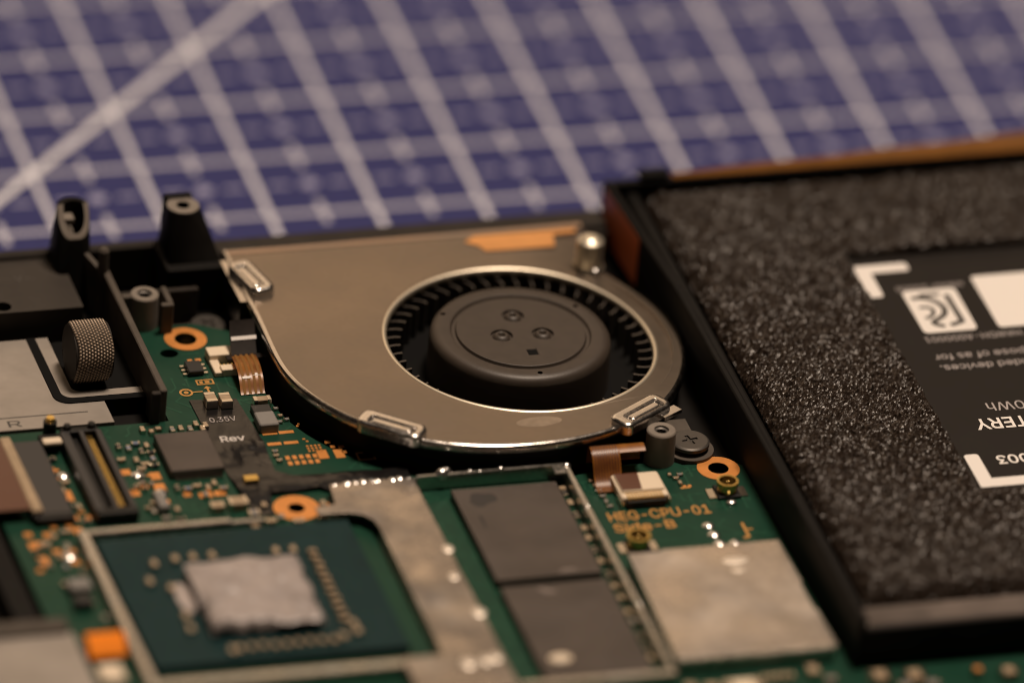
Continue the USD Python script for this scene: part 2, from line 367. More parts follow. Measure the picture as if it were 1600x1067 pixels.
# ------------------------------------------------------------------ cooling fan
FC = (-0.85, -4.75)
fan = thing('cooling_fan', 'flat metal-cased blower fan with a round black hub in its opening, between board and battery', 'fan', (FC[0], FC[1], -1.6))
ZP = 3.2
ctrl = [(-23.3, 6.0), (-23.2, 2.0), (-23.3, -2.5), (-23.15, -6.5), (-22.2, -10.4), (-20.4, -13.9), (-17.7, -17.1), (-14.6, -19.5), (-11.2, -21.0), (-7.8, -21.8), (-4.2, -22.0), (-0.8, -21.7),
        (2.8, -20.8), (6.8, -18.7), (10.1, -15.4), (12.5, -11.3), (13.75, -7.4), (14.0, -3.2), (13.1, 1.0), (11.3, 4.4), (9.8, 6.7)]
curve = spline(ctrl, 150)
curve[0] = ctrl[0]
path = np.vstack([[(-23.3, 14.3)], curve, [(9.6, 9.0), (10.6, 13.6)]])
OUT = Polygon(path)
OUT = OUT.buffer(.5, quad_segs=6).buffer(-.5, quad_segs=6)
hole = Point(FC).buffer(12.25, quad_segs=40)
top_o = OUT.buffer(-.42, quad_segs=6)
def loft(poly, prof):
    """side surface of a closed outline; prof = (inset, z) pairs, outline resampled by arc length"""
    n = 420
    ring0 = poly.exterior
    P = np.array([ring0.interpolate(t, normalized=True).coords[0] for t in np.linspace(0, 1, n, endpoint=False)])
    T = np.roll(P, -1, 0) - np.roll(P, 1, 0); T /= np.linalg.norm(T, axis=1, keepdims=True)
    N = np.stack([-T[:, 1], T[:, 0]], 1) * (1 if ring0.is_ccw else -1)
    V = np.concatenate([np.column_stack([P + N * d, np.full(n, z)]) for d, z in prof])
    i = np.arange(n); j = np.roll(i, -1); F = []
    for k in range(len(prof) - 1):
        a, b = k * n, (k + 1) * n
        F.append(np.stack([a + i, a + j, b + j, b + i], 1))
    F = np.vstack(F)
    if ring0.is_ccw: F = F[:, ::-1]
    return V, F
def sag(m):  # bend added so the right flank reflects a darker tone
    """the casing's right flank bends down a little"""
    v, f, _ = meshkit.arrays(m, False)
    v = np.array(v); v[:, 2] -= .0072 * np.maximum(0, v[:, 0] - 2.5) ** 2
    return v, f
plate = prism(top_o.difference(hole), ZP - .3, ZP)
pv, pf = trimesh.remesh.subdivide_to_size(plate.vertices, plate.faces, 1.2, max_iter=12)
plate = sag((pv, pf))
cover = obj('cover_plate', plate, 'fan_metal', fan)
obj('rolled_edge', sag(loft(OUT, [(.60, ZP - .02), (.42, ZP), (.25, ZP - .03), (.10, ZP - .12), (.02, ZP - .28), (0, ZP - .5), (.0, ZP - .75), (.15, ZP - .78)])), 'bare_metal', cover, True)
a0 = 12.25
obj('opening_lip', sag(revolve([(a0 + .05, ZP - .01), (a0 - .0, ZP + .05), (a0 - .12, ZP + .08), (a0 - .26, ZP + .05), (a0 - .36, ZP - .05), (a0 - .40, ZP - .2), (a0 - .40, ZP - .55), (a0 - .1, ZP - .55)], *FC, n=160)), 'lip_metal', cover, True)
obj('casing_wall', loft(OUT.buffer(-.35), [(0, ZP - .5), (0, -1.5), (.5, -1.55)]), 'black_plastic', fan, True)
obj('inner_wall', revolve([(13.6, -1.0), (13.6, ZP - .35)], *FC, n=120), 'inner_light', fan, True)
obj('casing_base', prism(OUT.buffer(-.5), -1.6, -1.0), 'groove_black', fan)
# hub
HZ = 4.0
prof = [(0, HZ), (5.65, HZ), (5.75, HZ - .04), (5.85, HZ - .3), (6.15, HZ - .3), (6.28, HZ - .06), (6.4, HZ - .02), (7.15, HZ), (7.5, HZ - .06), (7.8, HZ - .22), (8.0, HZ - .5), (8.08, HZ - .9), (8.12, -.9), (0, -.9)]
hubm = revolve(prof[::-1], 0, 0, 128)
hubM = Manifold(manifold3d.Mesh(np.array(hubm.vertices, np.float32), np.array(hubm.faces, np.uint32)))
if hubM.volume() <= 0:
    hubm.invert(); hubM = Manifold(manifold3d.Mesh(np.array(hubm.vertices, np.float32), np.array(hubm.faces, np.uint32)))
hubM = hubM.translate((FC[0], FC[1], 0))
for x, y in ((-6.92, -.75), (5.19, -1.28), (-1.05, -11.71)):
    hubM = hubM - cyl(x, y, HZ - .6, HZ + 1, .24, n=20)
hubM = hubM - cbox(-1.25, -.25, -8.75, -7.75, HZ - .05, HZ + .5, .01)
RV = [(-.83, -2.05), (-2.72, -5.13), (1.0, -5.37)]
for x, y in RV:
    hubM = hubM - cyl(x, y, HZ - .26, HZ + .5, 1.0, n=32)
hub = obj('hub', hubM, 'hub_black', fan, 40)
for x, y in RV:
    obj('rivet', revolve([(0, HZ - .25), (.2, HZ - .22), (.28, HZ - .02), (.36, HZ + .12), (.5, HZ + .14), (.66, HZ + .02), (.78, HZ - .12)][::-1], x, y, 32), 'hub_black', hub, True)
obj('inset_mark', sheet(sbox(-1.2, -8.7, -.3, -7.8), HZ - .04, .008), 'groove_black', hub, False)
NB = 50
for k in range(NB):
    a = 2 * math.pi * k / NB + .05
    pts = []
    for t in np.linspace(0, 1, 6):
        r = 10.6 + 2.5 * t; aa = a + .14 * t * t
        pts.append((FC[0] + r * math.cos(aa), FC[1] + r * math.sin(aa)))
    obj('blade', prism(LineString(pts).buffer(.1, cap_style=2), -.6, 2.3), 'blade_black', fan, False)
obj('blade_ring', revolve([(8.1, -.9), (13.0, -.9), (13.0, -.65), (8.1, -.65)][::-1], *FC, n=96), 'groove_black', fan)
# formed clips on the cover's edge
def clip(name, x, y, ang, L, W, h=.62, depth=.3):
    def stadium(l, w):
        return LineString([(-l / 2 + w / 2, 0), (l / 2 - w / 2, 0)]).buffer(w / 2, quad_segs=10)
    def rounded(poly, z0, z1, r):
        """a flat-topped body with a rounded upper edge"""
        P = [(-.0, z0)] + [(r * (1 - math.cos(a)), z1 - r + r * math.sin(a)) for a in np.linspace(0, math.pi / 2, 7)]
        layers = []
        for (d0, za), (d1, zb) in zip(P[:-1], P[1:]):
            a_, b_ = poly.buffer(-d0, quad_segs=10), poly.buffer(-d1, quad_segs=10)
            pts = np.vstack([np.column_stack([np.array(g.exterior.coords), np.full(len(g.exterior.coords), z)]) for g, z in ((a_, za), (b_, zb))])
            layers.append(Manifold.hull_points(pts))
        return Manifold.batch_boolean(layers, manifold3d.OpType.Add)
    body = affinity.scale(rrect(-L / 2, L / 2, -W / 2, W / 2, W * .34), 1, 1)
    m = rounded(body, -.5, h, .34)
    slot = rrect(-L * .34, L * .38, -W * .36, W * .16, .35)
    m = m - prism_m(slot, h - depth, h + 1)
    tongue = rrect(-L * .29, L * .33, -W * .28, W * .06, .3)
    m = m + rounded(tongue, -.4, h - .04, .2)
    m = m.rotate((0, 0, ang)).translate((x, y, ZP))
    return obj('edge_clip', m, 'chrome', fan, 40)
def prism_m(poly, z0, z1):
    p = np.array(poly.exterior.coords)[:-1]
    return Manifold.hull_points(np.vstack([np.column_stack([p, np.full(len(p), z)]) for z in (z0, z1)]))
clip('c', -22.1, 8.4, -76, 5.4, 2.3, .75, .16)
clip('c', -16.2, -17.5, -39, 6.2, 2.5)
clip('c', 6.2, -18.7, 33, 6.2, 2.5)
lug = Manifold.cube((2.2, 1.0, .35), True).rotate((0, 0, 31)).translate((8.9, -18.6, ZP - .1))
obj('clip_lug', lug, 'chrome', fan)
# side tab left of the upper clip
obj('side_tab', prism(Polygon([(-23.9, 12.3), (-23.3, 12.3), (-23.3, 5.2), (-23.9, 5.2)]), .2, ZP - .02), 'bare_metal', fan)
# bright stand-off
so = revolve([(1.42, ZP), (1.34, ZP + .12), (1.25, ZP + .3), (1.25, ZP + 2.5), (1.2, ZP + 2.62), (.62, ZP + 2.98), (.5, ZP + 3.02), (0, ZP + 3.03)], 8.75, 6.6, 48)
obj('stand_off', so, 'lip_metal', fan, 40)
obj('stand_off_foot', Manifold.sphere(.42, 20).scale((1, 1, .7)).translate((9.0, 5.35, ZP + .1)), 'solder', fan, True)
# strips of tape along the cover's back edge
obj('edge_strip', sheet(sbox(-22.9, 13.1, 10.0, 13.75), ZP + .05, .05), 'copper_pale', fan, False)
obj('copper_patch', sheet(Polygon([(-.2, 12.85), (9.2, 12.85), (9.2, 12.2), (7.0, 12.1), (6.6, 10.1), (.2, 10.2), (-.2, 11.2), (-1.3, 12.0)]), ZP + .08, .03), 'copper_tape', fan, False)
# smudge where the casing was pried
obj('scuff', sheet(affinity.rotate(affinity.scale(Point(-3.0, -18.4).buffer(1), 2.1, .8), 2), ZP + .012, .01), 'scuff', fan, False)

# ------------------------------------------------------------------ screws
def screw(x, y, z, r, label, ang):
    s = thing('screw', label, 'screw', (x, y, z))
    m = Manifold.batch_boolean([cyl(x, y, z, z + .3, r, r, 48), cyl(x, y, z + .3, z + .42, r, r * .9, 48)], manifold3d.OpType.Add)
    c = Manifold.batch_boolean([Manifold.cube((1.5, .32, 1), True), Manifold.cube((.32, 1.5, 1), True)], manifold3d.OpType.Add).rotate((0, 0, ang)).translate((x, y, z + .75))
    obj('screw_head', m - c, 'screw_metal', s)
    obj('shank', cyl(x, y, z - .5, z, r * .55), 'screw_metal', s)
screw(10.5, -20.2, .75, 1.75, 'grey cross-head screw beside the ring boss, between fan and foam tray', 12)
screw(-25.9, 8.0, -.95, 1.6, 'dark cross-head screw behind the green board beside the upper left fan clip', 40)

# ------------------------------------------------------------------ circuit board
bd = thing('circuit_board', 'green circuit board full of chips, shields and connectors, filling the lower half', 'circuit board', (-20, -30, -1))
fanclear = OUT.buffer(.9)
out_b = Polygon([(-52.4, -62), (-52.4, -8.3), (-33.8, -8.3), (-33.8, 6.6), (-32.2, 7.3), (-27.5, 7.2), (-24.0, 5.2), (-22, 0), (-10, -20), (-2, -21.6), (8.4, -21.6), (9.3, -22.4), (13.6, -22.4), (14.55, -23.2), (14.55, -56.6), (60, -56.6), (60, -66), (-52.4, -66)])
cut = unary_union([fanclear, Point(-28.85, 4.8).buffer(.95), Point(-26.4, -24.0).buffer(.72), Point(12.25, -23.45).buffer(.9),
                   affinity.scale(Point(-30.9, 2.7).buffer(.75), 1.1, .9), Point(10.4, -20.3).buffer(2.2)])
BOARD = out_b.difference(cut)
obj('substrate', prism(BOARD, -.9, 0), 'pcb', bd, False)
def annulus(x, y, ro, ri, sy=1.0):
    o = affinity.scale(Point(x, y).buffer(ro, quad_segs=16), 1, sy)
    return o.difference(Point(x, y).buffer(ri, quad_segs=12))
for (x, y, ro, ri) in ((-28.85, 4.8, 1.9, 1.0), (-26.4, -24.0, 2.05, .75), (12.25, -23.45, 1.9, .92)):
    r_ = obj('mounting_ring', sheet(annulus(x, y, ro, ri), .05, .04), 'copper_pad', bd)
    obj('hole_sleeve', revolve([(ri, .04), (ri, -.95), (ri - .05, -.95), (ri - .05, .04)], x, y, 40), 'gold' if x < -28 else 'groove_black', r_)

TERM = []
def part(kind, x, y, w, l, h, look, term='terminal', z=0.0, ang=0, tfrac=.24, parent=None, cham=.05, ends=True):
    """a two-ended passive: body with metal ends along its longer side"""
    b = cbox(x - w / 2, x + w / 2, y - l / 2, y + l / 2, z + .01, z + h, cham)
    e = []
    if ends:
        if w >= l:
            t = w * tfrac
            e = [cbox(x - w / 2 - .02, x - w / 2 + t, y - l / 2 - .02, y + l / 2 + .02, z, z + h + .02, cham), cbox(x + w / 2 - t, x + w / 2 + .02, y - l / 2 - .02, y + l / 2 + .02, z, z + h + .02, cham)]
        else:
            t = l * tfrac
            e = [cbox(x - w / 2 - .02, x + w / 2 + .02, y - l / 2 - .02, y - l / 2 + t, z, z + h + .02, cham), cbox(x - w / 2 - .02, x + w / 2 + .02, y + l / 2 - t, y + l / 2 + .02, z, z + h + .02, cham)]
    if ang:
        b = rotz(b, ang, x, y); e = [rotz(q, ang, x, y) for q in e]
    p = obj(kind, b, look, parent or bd)
    if e:
        obj('terminal', cat_(*e), term, p)
    return p
def pad(x0, x1, y0, y1, look='copper_pad', z=.04, name='copper_pad_area'):
    return obj(name, sheet(sbox(min(x0, x1), min(y0, y1), max(x0, x1), max(y0, y1)), z, .03), look, bd, False)
def blob(x, y, r, h=.8, look='solder', name='solder_dot', parent=None, z0=0.0):
    R_ = r * 1.5
    m = Manifold.sphere(R_, 40).translate((x, y, .04 - math.sqrt(R_ * R_ - r * r))).trim_by_plane((0, 0, 1), 0).translate((0, 0, z0))
    return obj(name, m, look, parent or bd, True)

# --- processor under grey paste
pk = obj('processor_package', cbox(-45.4, -22.8, -48.2, -27.6, .12, .8, .06), 'package', bd)
obj('die', cbox(-39.3, -29.6, -44.4, -34.4, .8, 1.75, .04), 'chip_side', pk)
n = 60
gx, gy = np.meshgrid(np.linspace(-1, 1, n), np.linspace(-1, 1, n), indexing='ij')
px, py = -34.4 + gx * 5.05, -39.4 + gy * 5.2
ns = meshkit.fbm(np.stack([px * .55, py * .55, px * 0], -1), 4, 3); ns2 = meshkit.fbm(np.stack([px * 2.2, py * 2.2, px * 0 + 4], -1), 3, 8)
edge = np.maximum(np.abs(gx), np.abs(gy)) + (ns - .5) * .35
hz = 1.76 + .55 * np.clip((1.02 - edge) * 6, 0, 1) ** .6 * (.7 + .9 * (ns - .2)) + .13 * (ns2 - .5) + .06 * np.sin((px + py * .7) * 2.2 + ns * 5)
px = px + (ns2 - .5) * .25; py = py + (ns - .5) * 1.0 + .5 * np.exp(-((gx - .05) / .2) ** 2) * (gy > .8)
hz = np.where(edge > 1.0, np.maximum(1.3, hz - .4), hz)
ii = np.arange(n * n).reshape(n, n)
FQ = np.stack([ii[:-1, :-1], ii[1:, :-1], ii[1:, 1:], ii[:-1, 1:]], -1).reshape(-1, 4)
obj('thermal_paste', (np.stack([px, py, hz], -1).reshape(-1, 3), FQ), 'paste', pk, True)
sm = affinity.scale(Point(-40.2, -38).buffer(1), .75, 2.4)
obj('paste_smear', prism(sm, .8, 1.0), 'paste', pk)
for k in range(11):
    part('capacitor', -27.35 + rnd.uniform(-.08, .08), -32.6 - k * 1.1, .75, .5, .42, 'cap_tan', z=.8, parent=pk, ends=False)
for k in range(9):
    part('capacitor', -37.6 + k * 1.05, -46.6 + rnd.uniform(-.1, .1), .5, .8, .42, 'cap_tan', z=.8, parent=pk, ends=False)
for x, y in ((-41.5, -32.5), (-39.5, -32), (-37.9, -31.95), (-36.2, -32), (-30.5, -32.1), (-28.95, -32.1), (-26.9, -44.4), (-26.8, -45.6), (-28.2, -46.2), (-40.9, -41), (-41.0, -43), (-41.0, -36.5), (-38.3, -46.9), (-42.6, -35.2)):
    part('capacitor', x, y, .55, .95, .42, 'cap_tan', z=.8, parent=pk)

# --- shield frame of the processor
sf = obj('shield_frame', prism(unary_union([
    Polygon([(-23.1, -22.5), (-15.5, -22.5), (-15.4, -56.5), (-24.2, -56.5), (-24.2, -50.5), (-20.6, -50.5), (-20.6, -30.0), (-20.8, -28.7), (-21.5, -27.7), (-22.6, -27.2), (-25.3, -27.0), (-25.3, -25.9), (-23.4, -25.7)])]), .95, 1.2), 'frame_tin', bd)
obj('frame_rail', cat_(cbox(-46.8, -45.9, -52.0, -26.2, .02, 1.15, .12)), 'shield_wall', sf)
obj('frame_rail', cat_(cbox(-45.9, -33.0, -26.9, -26.2, .02, 1.1, .12), cbox(-33.0, -30.0, -26.8, -26.3, .02, .9, .1)), 'shield_wall', sf)
obj('frame_rail', cat_(cbox(-45.9, -24.2, -51.7, -50.5, .02, 1.15, .12)), 'shield_wall', sf)
obj('frame_rail', cbox(-15.75, -15.45, -56.4, -23.0, .02, .95, .05), 'shield_wall', sf)
obj('frame_rail', cbox(-20.55, -20.3, -50.4, -29.5, .02, .95, .05), 'shield_wall', sf)
for k in range(30):
    blob(-22.8 + k * .25 + rnd.uniform(-.15, .15), -22.45 + rnd.uniform(-.25, .12), rnd.uniform(.15, .45), .8, parent=sf, z0=rnd.uniform(.9, 1.2))
for v in ((-15.6, -34.2), (-16.3, -38.6), (-15.7, -44.5), (-18.8, -52.2), (-17.2, -52.0), (-16.2, -51.7)):
    b_ = Manifold.sphere(rnd.uniform(.45, .7), 20).scale((1, 1.2, .25)).translate((v[0], v[1], 1.17))
    obj('solder_lump', b_, 'tin_scuff', sf, True)
# --- fence round the two memory chips
mf = obj('memory_fence', cbox(-15.3, -1.7, -22.95, -22.65, .02, 1.5, .06), 'shield_wall', bd)
obj('fence_rail', cbox(-2.0, -1.45, -56.0, -22.95, .02, 1.5, .1), 'shield_wall', mf)
obj('fence_rail', cbox(-15.3, -1.4, -56.9, -56.0, .02, 1.35, .1), 'shield_wall', mf)
obj('fence_lip', cbox(-3.0, -2.0, -24.1, -22.95, 1.2, 1.42, .05), 'shield_wall', mf)
for x, y, s in ((-12.9, -22.6, .62), (-12.5, -22.3, .5), (-10.4, -22.7, .3), (-7.6, -22.7, .34), (-1.7, -23.1, .4), (-1.75, -30.0, .3), (-1.7, -46.0, .3), (-9.5, -22.8, .22)):
    obj('solder_lump', Manifold.sphere(s, 20).scale((1.1, .8, .9)).translate((x, y, 1.35)), 'solder', mf, True)
def memory(y0, y1):
    c = obj('memory_chip', cbox(-12.6, -3.05, y0, y1, .12, .85, .05), 'chip_black', bd)
    return c
memory(-39.4, -24.5); memory(-55.4, -40.45)
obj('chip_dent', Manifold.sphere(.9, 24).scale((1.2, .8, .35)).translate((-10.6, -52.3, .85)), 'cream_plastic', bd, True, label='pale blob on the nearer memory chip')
for k in range(15):
    y = -25.5 - k * 1.95 + rnd.uniform(-.3, .3)
    part('capacitor', -2.45 + rnd.uniform(-.1, .1), y, .5, .85, .4, rnd.choice(['cap_tan', 'cap_tan', 'cap_black', 'cap_grey']))
part('capacitor', -2.5, -24.9, .9, .5, .4, 'cap_tan')

def stain(x, y, a, b, rot, z, parent, look='dark_patch', seed=0):
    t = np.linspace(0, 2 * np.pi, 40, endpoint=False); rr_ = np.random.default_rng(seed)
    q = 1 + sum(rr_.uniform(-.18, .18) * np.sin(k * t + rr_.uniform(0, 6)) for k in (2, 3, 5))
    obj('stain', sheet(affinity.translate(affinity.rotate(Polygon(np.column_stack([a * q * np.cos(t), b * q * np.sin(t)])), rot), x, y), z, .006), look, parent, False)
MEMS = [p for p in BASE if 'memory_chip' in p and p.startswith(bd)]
stain(-10.3, -26.4, 1.3, 1.0, 20, .858, MEMS[0], seed=1); stain(-11.2, -29.9, .16, 1.0, 0, .858, MEMS[0], seed=2)  # irregular dark patches laid flat on the chip top
stain(-6.0, -38.7, 1.0, .2, 5, .858, MEMS[0], 'pale_stain', 3); stain(-8.7, -41.6, .8, .35, -20, .858, MEMS[1], 'pale_stain', 4)
TR = []
for k in range(170):
    x, y = rnd.choice([(rnd.uniform(-51, -29), rnd.uniform(-26, -9)), (rnd.uniform(0, 14), rnd.uniform(-37, -23)), (rnd.uniform(-33, -19), rnd.uniform(-20, 3)), (rnd.uniform(-15, -13), rnd.uniform(-54, -24))])
    pts = [(x, y)]
    for j in range(rnd.choice([2, 3])):
        a = math.radians(rnd.choice([0, 45, 90, 135, 180, 270, 315])); l = rnd.uniform(.5, 2.2)
        pts.append((pts[-1][0] + l * math.cos(a), pts[-1][1] + l * math.sin(a)))
    g = LineString(pts).buffer(.07, cap_style=2).union(Point(pts[0]).buffer(.16, quad_segs=3)).union(Point(pts[-1]).buffer(.16, quad_segs=3)).intersection(BOARD.buffer(-.3))
    if not g.is_empty and g.area > .02: TR.append(sheet(g, .008 + .00005 * k, .006))
obj('copper_traces', cat_(*TR), 'trace_green', bd, False, kind='stuff')
# --- big shield can on the right
outl = Polygon([(-.4, -37.9), (.6, -38.0), (2.6, -38.0), (2.75, -37.75), (9.8, -37.8), (13.35, -37.8), (13.4, -44.6), (13.2, -44.8), (13.2, -49.0), (13.4, -49.2), (13.5, -54.9), (-.9, -54.9)])
can = obj('shield_can', prism(outl, 1.25, 1.5), 'shield_tin', bd)
obj('can_wall', prism(outl.buffer(-.08).difference(outl.buffer(-.3)), .02, 1.25), 'shield_wall', can)
for xa, xb in ((-.8, 3.6), (3.7, 8.4), (8.5, 13.3)):
    obj('front_flap', cbox(xa, xb, -55.2, -54.85, .25, 1.46, .1), 'shield_wall', can)
for xs, ys, s in ((8.6, -40.4, 1.1), (8.4, -42.0, .6)):
    obj('solder_lump', Manifold.sphere(s, 20).scale((1.1, .55, .05)).translate((xs, ys, 1.5)), 'tin_scuff', can, True)

# --- cream ribbon connector
cn = obj('ribbon_connector', cbox(1.95, 6.25, -28.3, -24.5, .05, .95, .08), 'cream_plastic', bd)
obj('latch', cbox(2.15, 6.05, -27.5, -24.7, .95, 1.15, .06), 'cream_plastic', cn)
obj('film', sheet(Polygon([(2.2, -24.75), (4.3, -24.75), (4.0, -27.4), (2.2, -27.4)]), 1.19, .03), 'film_brown', cn, False)  # brown sheet stands for the orange ribbon reflected in the latch
obj('front_face', cbox(2.3, 5.9, -28.75, -28.3, .05, .75, .05), 'connector_black', cn)
for k in range(12):
    obj('pin', cbox(2.45 + k * .28, 2.59 + k * .28, -28.6, -27.6, .80, 1.02, .02), 'gold', cn)
for xx in (1.8, 6.1):
    obj('side_lug', cbox(xx, xx + .3, -28.6, -27.0, .05, .7, .05), 'terminal', cn)
# --- two coaxial sockets
def coax(x, y, r, base=True):
    c = obj('coaxial_socket', revolve([(r * .78, .3), (r * .78, 1.35), (r, 1.35), (r * 1.0, .95), (r * .9, .85), (r * .9, .3)][::-1], x, y, 40), 'gold', bd, 40)
    obj('socket_floor', cyl(x, y, .28, .4, r * .8), 'dark_plastic', c)
    obj('pin', Manifold.batch_boolean([cyl(x, y, .3, 1.1, .2, n=16), Manifold.sphere(.2, 16).translate((x, y, 1.1))], manifold3d.OpType.Add), 'gold', c)
    obj('socket_base', cbox(x - 1.05, x + 1.05, y - 1.05, y + 1.05, .02, .32, .05), 'connector_black', c)
    for d in (-1, 1):
        obj('ground_tab', cbox(x + d * 1.42 - .36, x + d * 1.42 + .36, y - .8, y + .8, .01, .14, .04), 'terminal', c)
    return c
coax(11.8, -27.5, .97); coax(1.5, -34.9, 1.05)
obj('solder_dot', Manifold.sphere(.5, 24).scale((1, .8, .5)).translate((11.75, -29.2, .1)), 'solder', bd, True)
for x, y in ((8.68, -32.4), (8.76, -33.9), (8.84, -35.4), (10.21, -35.5)):
    blob(x, y, .55, .95)
obj('board_lettering', text('HEG-CPU-01', 1.35, .3, -30.4, .012, width=9.3, bold=True), 'trace_ink', bd, False)
obj('board_lettering', text('Side-B', 1.25, .3, -32.2, .012, width=5.6, bold=True), 'trace_ink', bd, False)
pad(11.6, 11.85, -34.8, -32.4, 'trace_ink'); pad(11.85, 12.4, -33.6, -33.4, 'trace_ink'); pad(11.2, 11.6, -34.9, -34.6, 'trace_ink')
for x, y in ((.4, -23.9), (.55, -24.7), (.6, -25.6), (.75, -26.5), (.8, -27.4), (.9, -28.2), (7.6, -24.0), (8.0, -24.6), (8.15, -25.4), (8.5, -24.1)):
    part('capacitor', x, y, .32, .55, .25, rnd.choice(['cap_tan', 'cap_grey']), ang=rnd.choice([0, 90]))
pad(8.0, 8.9, -26.2, -25.95, 'trace_ink')
for x in (8.3, 8.75):
    pad(x, x + .3, -26.0, -25.7)

# --- left side: two board connectors
c1 = obj('board_connector', cbox(-49.9, -46.2, -23.0, -10.9, .02, .85, .1), 'connector_grey', bd)
obj('shield_strip', cbox(-49.9, -48.9, -22.8, -10.6, .85, 1.3, .12), 'cap_tan', c1)
obj('end_block', cbox(-49.7, -46.2, -23.6, -22.7, .02, .9, .1), 'connector_black', c1)
c2 = obj('board_connector', cbox(-44.4, -40.6, -24.0, -9.9, .02, .5, .08), 'connector_black', bd)
for xa, xb in ((-44.4, -43.5), (-42.7, -42.2), (-41.2, -40.6)):
    obj('side_wall', cbox(xa, xb, -23.3, -10.4, .45, 1.2, .1), 'connector_grey', c2)
obj('end_block', cbox(-44.4, -40.6, -24.2, -23.2, .4, 1.25, .1), 'connector_black', c2)
obj('end_block', cbox(-44.2, -40.8, -10.6, -9.8, .4, 1.2, .1), 'connector_black', c2)
for x in (-43.6, -41.4):
    obj('end_post', cyl(x, -10.1, 1.0, 1.65, .45, .3), 'connector_black', c2)
for k in range(30):
    obj('pin', cbox(-42.1, -41.5, -22.9 + k * .41, -22.68 + k * .41, .5, .85, .03), 'gold', c2)
# --- square controller chip
ch = obj('controller_chip', cbox(-36.1, -31.3, -17.8, -11.6, .12, .9, .06), 'chip_black', bd)
for k in range(12):
    obj('lead', cbox(-35.7 + k * .36, -35.5 + k * .36, -18.3, -17.7, .02, .18, .02), 'terminal', ch)
# tiny six-leg part by the ring
sc = obj('transistor', cbox(-30.2, -28.8, -1.5, .3, .1, .6, .06), 'cap_black', bd)
for d in (-1, 1):
    for k in range(3):
        obj('lead', cbox(-29.5 + d * .95 - .2, -29.5 + d * .95 + .2, -1.3 + k * .65, -1.0 + k * .65, .02, .2, .03), 'terminal', sc)
pad(-29.6, -29.2, 1.0, 1.4); pad(-28.9, -28.4, 1.0, 1.4)
# printed symbols
obj('board_symbol', sheet(annulus(-31.1, -4.0, .62, .42), .045, .03), 'trace_ink', bd, False)
obj('board_symbol', sheet(Point(-31.1, -4.0).buffer(.22), .045, .03), 'trace_ink', bd, False)
obj('board_symbol', sheet(unary_union([sbox(-30.5, -4.1, -29.6, -3.95), sbox(-29.15, -4.7, -28.95, -3.5), Polygon([(-29.4, -3.6), (-28.7, -3.6), (-29.05, -3.2)])]), .045, .03), 'trace_ink', bd, False)
obj('board_symbol', sheet(sbox(-29.8, -2.95, -28.2, -2.1).difference(sbox(-29.65, -2.8, -28.35, -2.25)), .045, .03), 'trace_ink', bd, False)
pad(-29.5, -29.2, -2.7, -2.35, 'trace_ink'); pad(-29.0, -28.6, -2.7, -2.35, 'trace_ink')
# white fan connectors
wc = obj('fan_connector', cbox(-27.9, -25.4, .3, 1.75, .02, .95, .06), 'cream_plastic', bd)
obj('connector_lug', cbox(-27.9, -27.1, -1.9, .3, .02, .5, .06), 'cream_plastic', wc)
obj('connector_bar', cbox(-27.3, -25.5, -1.9, -1.0, .02, .75, .06), 'cream_plastic', wc)
for k in range(5):
    obj('pin', cbox(-27.2 + k * .35, -27.02 + k * .35, -1.0, -.5, .05, .5, .02), 'gold', wc)
# exposed pads by the fan
for q in ((-26.2, -24.85, -11.95, -11.5), (-24.7, -23.35, -11.95, -11.5), (-26.2, -24.95, -13.7, -13.25), (-24.7, -23.4, -13.7, -13.25),
          (-22.25, -21.35, -16.5, -15.1), (-20.75, -19.9, -16.6, -15.2), (-21.1, -20.6, -14.1, -13.7), (-20.8, -20.4, -14.9, -14.5), (-20.1, -19.6, -15.0, -14.6), (-20.0, -19.6, -15.9, -15.5)):
    pad(*q)
for k in range(5):
    for j in range(2):
        pad(-25.2 + k * .62, -24.82 + k * .62, -16.2 - j * .9, -15.6 - j * .9)
for k in range(4):
    for j in range(3):
        pad(-22.9 + k * .36, -22.7 + k * .36, -14.4 - j * .4, -14.15 - j * .4)
obj('board_symbol', sheet(sbox(-18.9, -17.3, -17.3, -16.0).difference(sbox(-18.75, -17.15, -17.45, -16.15)), .045, .03), 'trace_ink', bd, False)
for x, y in ((-22.9, -11.0), (-22.7, -10.7), (-22.9, -13.2), (-22.7, -13.6)):
    pad(x, x + .22, y, y + .22)
# inductors and capacitors beside the black tape
part('inductor', -25.55, -10.55, 1.75, 2.2, .95, 'cap_grey', ends=False, cham=.1)
part('capacitor', -25.0, -7.0, 1.6, .75, .75, 'cap_tan', term='terminal')
part('capacitor', -25.4, -8.4, 1.7, 1.4, .55, 'cap_black', ends=False)
for x, y in ((-24.0, -8.0), (-23.9, -9.2), (-24.2, -10.2), (-23.5, -9.9), (-25.9, -14.9), (-26.0, -15.6), (-25.9, -16.4)):
    part('capacitor', x, y, .5, .32, .28, rnd.choice(['cap_tan', 'cap_grey']))
part('capacitor', -29.55, -6.4, 1.0, 1.55, .95, 'cap_tan', tfrac=.3); part('capacitor', -28.25, -6.6, 1.0, 1.55, .9, 'cap_tan', tfrac=.3)
